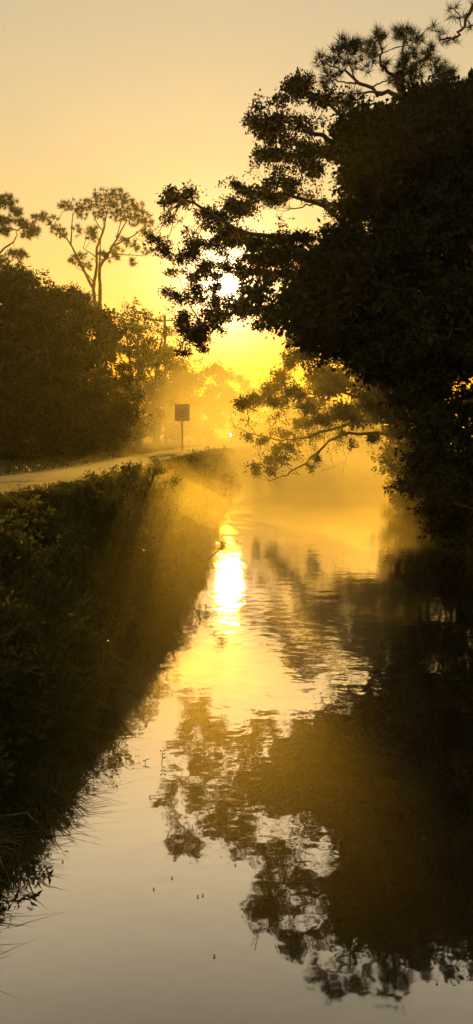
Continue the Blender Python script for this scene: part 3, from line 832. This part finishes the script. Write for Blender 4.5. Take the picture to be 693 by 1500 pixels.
# ------------------------------------------------------------------ bank vegetation
def blades(g, base, height, lean, width):
    n = len(base)
    s = np.cross(lean, np.array([0, 0, 1.0])) + rng.normal(size=(n, 3)) * .5
    s[:, 2] = 0; s /= np.linalg.norm(s, axis=1, keepdims=True) + 1e-9
    h = height[:, None]; w = width[:, None] * .5
    m1 = base + np.array([0, 0, 1.0]) * h * .5 + lean * h * .16
    m2 = base + np.array([0, 0, 1.0]) * h * .86 + lean * h * .48
    tip = base + np.array([0, 0, 1.0]) * h * .92 + lean * h * .95
    v = np.stack([base - s * w, base + s * w, m1 + s * w * .9, m1 - s * w * .9, m2 + s * w * .6, m2 - s * w * .6, tip], 1)
    k = np.arange(n)[:, None] * 7
    g.add(v, f4=np.concatenate([k + np.array([[0, 1, 2, 3]]), k + np.array([[3, 2, 4, 5]])]), f3=k + np.array([[5, 4, 6]]))
def scatter_bank(n, y0, y1, s0, s1, pw=1.7):
    y = y0 * (y1 / y0) ** rng.uniform(0, 1, n)
    s = s0 + (s1 - s0) * rng.uniform(0, 1, n)
    x = xL(y) - s
    return x, y, s
g = Geo()
for (n, y0, y1, s0, s1, h0, h1, wd) in [(62000, 3.3, 48, -.05, 1.7, .14, .42, .010), (9000, 9, 70, 1.2, 2.2, .08, .22, .012), (16000, 3.4, 11, -.05, 1.5, .25, .55, .010)]:
    x, y, s = scatter_bank(n, y0, y1, s0, s1)
    keep = path_dist(x, y) > .82
    x, y, s = x[keep], y[keep], s[keep]
    z = ground_z(x, y)
    patch = .55 + .45 * np.clip(hash_noise(x * 1.3, y * .8) + .4, 0, 1.4)
    hgt = rng.uniform(h0, h1, len(x)) * patch * (1 - .75 * sstep(.9, 1.35, s))
    lean = rng.normal(size=(len(x), 3)) * .42; lean[:, 0] += .40 * np.exp(-s * 1.2) + .1; lean[:, 2] = -.25 * np.exp(-s * 2.5)
    blades(g, np.c_[x, y, z - .02], hgt, lean, wd * (1 + y * .045) * rng.uniform(.7, 1.3, len(x)))
# tall weed stalks that break the outline of the bank
for k in range(420):
    yy = 4.2 * (40 / 4.2) ** rng.uniform(); ss = rng.uniform(.0, .95)
    xx = float(xL(yy)) - ss
    if path_dist(np.array([xx]), np.array([yy]))[0] < 1.35: continue
    zz = float(ground_z(np.array([xx]), np.array([yy]))[0]); hh = rng.uniform(.3, .75)
    tip = np.array([xx + rng.normal() * .12 + .06, yy + rng.normal() * .12, zz + hh])
    q = wander((xx, yy, zz), tip, 5, .12)
    g.tube(q, taper(5, .004 + yy * .0002, .002 + yy * .0001), 3)
    kk = int(rng.uniform(5, 16)); tt = rng.uniform(.3, 1, kk)
    pos = np.array([q[min(4, int(v_ * 4.99))] for v_ in tt]) + rng.normal(size=(kk, 3)) * .02
    L = (.04 + .002 * yy) * rng.uniform(.6, 1.5, kk)
    g.leaves(pos, rng.normal(size=(kk, 3)) + np.array([0, 0, .4]), L, L * rng.uniform(.25, .5))
# verge between the path and the woods
n = 16000
y = 9 * (70 / 9) ** rng.uniform(0, 1, n); x = np.interp(y, pc[:, 1], pc[:, 0]) - rng.uniform(1.1, 9, n)
keep = path_dist(x, y) > .82; x, y = x[keep], y[keep]
lean = rng.normal(size=(len(x), 3)) * .5; lean[:, 2] = 0
blades(g, np.c_[x, y, ground_z(x, y) - .02], rng.uniform(.06, .22, len(x)), lean, .014 * (1 + y * .04))
# far and right-hand banks
n = 9000
y = rng.uniform(8, 62, n); x = xR(y) + rng.uniform(-.05, 1.6, n)
lean = rng.normal(size=(n, 3)) * .5; lean[:, 0] -= .4; lean[:, 2] = -.1
blades(g, np.c_[x, y, ground_z(x, y) - .02], rng.uniform(.2, .6, n), lean, .02 * (1 + y * .03))
o = g.build('grass', M_GRASS); o['kind'] = 'stuff'; o['label'] = 'rough unmown grass covering the canal banks and path verge'; o['category'] = 'grass'

# broad-leaved weeds through the grass
g = Geo()
nC = 1900
x, y, s = scatter_bank(nC, 4.0, 42, .1, 1.7)
keep = (path_dist(x, y) > 1.45) & (s < 1.1) & (hash_noise(x * .9 + 3, y * .7) > -.35); x, y, s = x[keep], y[keep], s[keep]
z = ground_z(x, y)
for xx, yy, zz in zip(x, y, z):
    r = rng.uniform(.10, .26); k = 42 if yy < 14 else 26
    dv = rng.normal(size=(k, 3)); dv[:, 2] = np.abs(dv[:, 2]); dv /= np.linalg.norm(dv, axis=1, keepdims=True)
    pos = np.array([xx, yy, zz + .05]) + dv * np.array([r, r, r * 1.7]) * rng.uniform(.3, 1, (k, 1))
    L = (.045 + .0022 * yy) * rng.uniform(.6, 1.6, k)
    g.leaves(pos, dv + rng.normal(size=(k, 3)) * .7, L, L * .55)
o = g.build('ground_cover', M_WEED); o['kind'] = 'stuff'; o['label'] = 'low broad-leaved weeds growing through the bank grass'; o['category'] = 'weeds'

# tussocks that stand out on the near bank
def tussock(label, u, v, y, h, n, spread, wd=.011):
    # stand it on the bank under its pixel at distance y
    X = P(u, v, y)[0]
    B = base_at(X, y)
    root = thing('grass_tussock', label, 'grass tussock', B, 'tussocks on the near left bank')
    for q_, (nm_, k) in enumerate((('outer_blades', n), ('upright_blades', n // 3))):
        g = Geo()
        a = rng.uniform(0, 6.28, k); rr = rng.uniform(0, .10, k)
        base = np.c_[np.cos(a) * rr, np.sin(a) * rr, np.zeros(k)]
        sp_ = spread * (1 if q_ == 0 else .35)
        lean = np.c_[np.cos(a), np.sin(a), np.zeros(k)] * rng.uniform(.25, 1, (k, 1)) * sp_ + rng.normal(size=(k, 3)) * .15
        lean[:, 2] = -.35 * sp_ * rng.uniform(0, 1, k)
        blades(g, base, h * rng.uniform(.55, 1.1, k), lean, wd * rng.uniform(.7, 1.3, k))
        o = g.build(nm_, M_GRASS, root); o['kind'] = 'stuff'
for a in [('large arching grass tussock low on the near bank above the black overhang', 60, 1075, 5.2, .55, 420, 1.1),
          ('arching grass tussock at the left edge of the near bank', 8, 1000, 5.6, .5, 340, 1.1),
          ('grass tussock with pale tips halfway up the near bank', 105, 985, 6.3, .45, 300, 1.0),
          ('upright grass tussock right of the pale-tipped one near the waterline', 150, 985, 7.2, .45, 260, .8),
          ('grass tussock high on the bank at the left edge of the picture', 25, 900, 6.6, .45, 300, 1.0),
          ('grass tussock leaning over the water below the large arching one', 90, 1150, 4.9, .36, 300, .9),
          ('drooping grass tussock at the bottom left corner of the bank', 15, 1210, 4.3, .32, 300, .9),
          ('grass tussock on the bank just below the path at left', 70, 800, 9.0, .4, 240, .9),
          ('grass tussock at the waterline where the bank narrows into glare', 205, 965, 9.0, .45, 260, 1.0)]:
    tussock(*a)

# shrubby growth bulging from the left bank
for (y, s_, r, h, lab) in [(12.4, .12, .75, 1.0, 'rounded shrub bulging over the water beside the sun glitter'), (15.2, .35, .5, .7, 'hazy shrub on the bank just above the sun glitter'),
                     (9.4, .2, .5, .65, 'small shrub at the waterline left of the glitter'), (7.4, .75, .4, .55, 'leafy shrub halfway up the near bank'), (20, .3, .6, .8, 'golden hazy shrub at the waterline below the road sign'),
                     (10.5, 1.0, .45, .55, 'brownish shrub near the top of the left bank'), (6.0, .55, .4, .5, 'dark shrub low on the bank right of the large arching tussock'),
                     (8.4, .2, .4, .5, 'low shrub spilling over the waterline above the standing twigs'), (13.5, 1.0, .5, .6, 'glowing brown shrub high on the bank below the middle of the path'), (17.5, .9, .6, .75, 'pale hazy shrub high on the bank toward the sign'),
                     (24, .5, .7, .9, 'faint golden shrub on the bank under the sign post'), (29, .3, .8, .9, 'faint shrub at the waterline where the bank fades out'), (8.8, .8, .35, .45, 'leafy shrub on the upper bank at left, below the path')]:
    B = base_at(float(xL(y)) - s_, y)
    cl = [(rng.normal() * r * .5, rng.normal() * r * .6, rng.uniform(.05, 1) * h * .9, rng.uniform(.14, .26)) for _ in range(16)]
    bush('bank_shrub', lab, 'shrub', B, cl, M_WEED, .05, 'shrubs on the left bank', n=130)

# leafy sprigs hanging over the water at the bottom left
def sprig(label, u, v, u2, v2, y, nl, leaf):
    a = P(u, v, y); b = P(u2, v2, y - .1)
    gz = base_at(a[0], a[1])
    root = thing('leafy_sprig', label, 'sprig', a, 'sprigs over the near water')
    g = Geo(); q = wander(np.zeros(3), b - a, 9, .12); 
    q = np.vstack([[(-.25, .02, -.05)], q]); g.tube(q, taper(len(q), .006, .002), 4); g.build('stem', M_BARK, root)
    for k in range(nl):
        t_ = rng.uniform(.25, 1); p = q[1:][min(8, int(t_ * 8.99))]
        gl_ = Geo(); gl_.leaves(np.array([p + rng.normal(size=3) * .012]), rng.normal(size=(1, 3)) + np.array([[.5, 0, -.5]]), leaf * rng.uniform(.7, 1.3), leaf * .34)
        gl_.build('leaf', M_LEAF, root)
sprig('leafy sprig curling over the water below the near bank', 40, 1190, 74, 1225, 4.55, 22, .05)
sprig('thin sprig with narrow leaves at the lowest tip of the bank', 10, 1240, 46, 1275, 4.25, 14, .06)
sprig('small sprig dipping to the water left of the lowest tip', 0, 1255, 14, 1295, 4.15, 10, .06)

# twigs standing out of the water
def water_twig(label, u, v, h, side, leaves, curve=0.0):
    a = PZ(u, v, 0.0)
    root = thing('water_twig', label, 'twig', (a[0], a[1], -.02), 'twigs standing in the water')
    g = Geo(); q = [(0, 0, -.15), (0, 0, 0), (curve * .4, 0, h * .5), (curve, 0, h)]
    g.tube(smooth_line(q, 3), taper(10, .004, .0025), 4); g.build('stem', M_BARK, root)
    if side:
        g = Geo(); g.tube([(curve - side * .7, 0, h - .004), (curve + side * .4, .01, h + .006), (curve + side * 1.1, .02, h + .012)], [.004, .004, .002], 4); g.build('side_twig', M_BARK, root)
    for k in range(leaves):
        sg_ = -1 if k % 2 else 1
        g = Geo(); g.leaves(np.array([[curve, 0, h - .03 * (k // 2)]]), np.array([[sg_ * .8, 0, .6]]), .035, .011); g.build('leaf', M_LEAF, root)
water_twig('short bare stub standing in the water beside the bent twig', 205, 1118, .03, 0, 0)
water_twig('bent twig stub with a flat top, standing in the calm water', 213, 1119, .045, .03, 0)
water_twig('slender leafy twig standing alone in the water', 237, 1117, .11, 0, 5, .01)
water_twig('thin curved twig in the water closest to the bank', 171, 1117, .08, 0, 2, -.02)

# fallen bits floating on the calm water
bits = [(290, 1311, 'pale fleck drifting on the calm water, left one of the pair in mid-stream'), (297, 1309, 'pale fleck drifting on the calm water, right one of the pair in mid-stream'), (252, 1284, 'tiny pale fleck floating upstream of the pair'),
        (314, 1398, 'lone pale fleck floating lowest on the calm water'), (92, 1260, 'small fleck floating just off the bottom-left sprig'), (225, 1300, 'small pale fleck floating out from the left bank'), (388, 1270, 'tiny fleck floating near the reflected boughs'),
        (345, 1265, 'tiny pale fleck floating between the reflected clusters'), (640, 1437, 'small dark fleck floating at the lower right')]
for (u, v, lab) in bits:
    a = PZ(u, v, 0.012); r = .008
    k = 9; an = np.arange(k) * 2 * math.pi / k
    rr = r * rng.uniform(.6, 1.2, k)
    vtx = np.vstack([[0, 0, .008], np.c_[np.cos(an) * rr, np.sin(an) * rr * .7, np.zeros(k)], [0, 0, -.006]])
    f = [[0, 1 + q_, 1 + (q_ + 1) % k] for q_ in range(k)] + [[k + 1, 1 + (q_ + 1) % k, 1 + q_] for q_ in range(k)]
    o = make_mesh('floating_fleck', vtx, [np.array(f)], M_FLECK); o.location = (a[0], a[1], .006)
    tag(o, lab, 'floating fleck', 'flecks floating on the canal')

# ------------------------------------------------------------------ morning haze
m, t = new_mat('morning_haze')
pv_ = t.nodes.new('ShaderNodeVolumePrincipled')
pv_.inputs['Color'].default_value = (1.0, 0.94, 0.80, 1)
pv_.inputs['Density'].default_value = 0.0005
pv_.inputs['Anisotropy'].default_value = 0.75
out = t.nodes.new('ShaderNodeOutputMaterial'); t.links.new(pv_.outputs[0], out.inputs['Volume'])
g = Geo(); box(g, (100, 0, 11.5), (2240, 1240, 27.0))
hz_ = g.build('haze', m); hz_['kind'] = 'stuff'; hz_['label'] = 'thin golden morning haze over the canal'; hz_['category'] = 'haze'

# mist lying thicker in the hollow of the canal beyond the trees: low soft-edged banks
def mist_shell(name, label, c, rx, ry, H, density, aniso=0.78, nr=10, na=40):
    m, t = new_mat(name)
    pv = t.nodes.new('ShaderNodeVolumePrincipled')
    pv.inputs['Color'].default_value = (1.0, 0.87, 0.56, 1)
    pv.inputs['Density'].default_value = density
    pv.inputs['Anisotropy'].default_value = aniso
    out = t.nodes.new('ShaderNodeOutputMaterial'); t.links.new(pv.outputs[0], out.inputs['Volume'])
    ph = rng.uniform(0, 6.28, 4)
    vs = [(0, 0, H)]; low = [(0, 0, -.4)]
    for i in range(1, nr + 1):
        r = i / nr
        for a in np.arange(na) * 2 * math.pi / na:
            wob = 1 + .10 * math.sin(2 * a + ph[0]) + .07 * math.sin(3 * a + ph[1]) + .05 * math.sin(5 * a + ph[2])
            z = (1 - r * r) ** 2 * H * (1 + .12 * math.sin(3 * a + 4 * r + ph[3]))
            vs.append((r * wob * math.cos(a) * rx, r * wob * math.sin(a) * ry, z))
            low.append((r * wob * math.cos(a) * rx, r * wob * math.sin(a) * ry, -.4 if i < nr else z))
    n = len(vs)
    f3, f4 = [], []
    for k in range(na):
        f3.append((0, 1 + k, 1 + (k + 1) % na)); f3.append((n, n + 1 + (k + 1) % na, n + 1 + k))
        for i in range(nr - 1):
            a, b = 1 + i * na + k, 1 + i * na + (k + 1) % na
            f4.append((a, a + na, b + na, b)); f4.append((n + a, n + b, n + b + na, n + a + na))
    o = make_mesh(name, np.array(vs + low), [np.array(f3), np.array(f4)], m)
    bm_ = None
    import bmesh
    bm_ = bmesh.new(); bm_.from_mesh(o.data); bmesh.ops.remove_doubles(bm_, verts=bm_.verts, dist=1e-4); bmesh.ops.recalc_face_normals(bm_, faces=bm_.faces)
    bm_.to_mesh(o.data); bm_.free()
    o.location = c; o['kind'] = 'stuff'; o['label'] = label; o['category'] = 'mist'
    return o
def mist_bank(label, c, rx, ry, H, density, aniso, steps=6):
    """a bank that thickens gently and unevenly toward its middle: drifting layers one inside another"""
    for k in range(steps):
        q = 1.12 - k / (steps + 0.3)
        jx, jy = rng.normal() * rx * .10, rng.normal() * ry * .08
        hq = H * q * rng.uniform(.75, 1.25)
        o = mist_shell('mist', label, (c[0] + jx, c[1] + jy, c[2]), rx * q * rng.uniform(.9, 1.1), ry * q, hq, density / steps, aniso)
        o['group'] = label
mist_bank('golden mist bank filling the canal hollow beyond the trees', (-0.8, 51, 0), 15.5, 35, 8.4, 0.047, 0.50)
mist_bank('low golden mist drifting over the near water and the left bank', (-1.3, 14.5, 0), 4.3, 11.0, 2.1, 0.17, 0.70, 9)
mist_bank('thin golden mist around the drooping boughs on the right', (2.6, 24.5, 0), 4.6, 6.5, 6.2, 0.055, 0.60)
mist_bank('bright mist lying on the far water at the canal bend', (4.0, 45, 0), 11, 20, 2.6, 0.13, 0.50, 5)
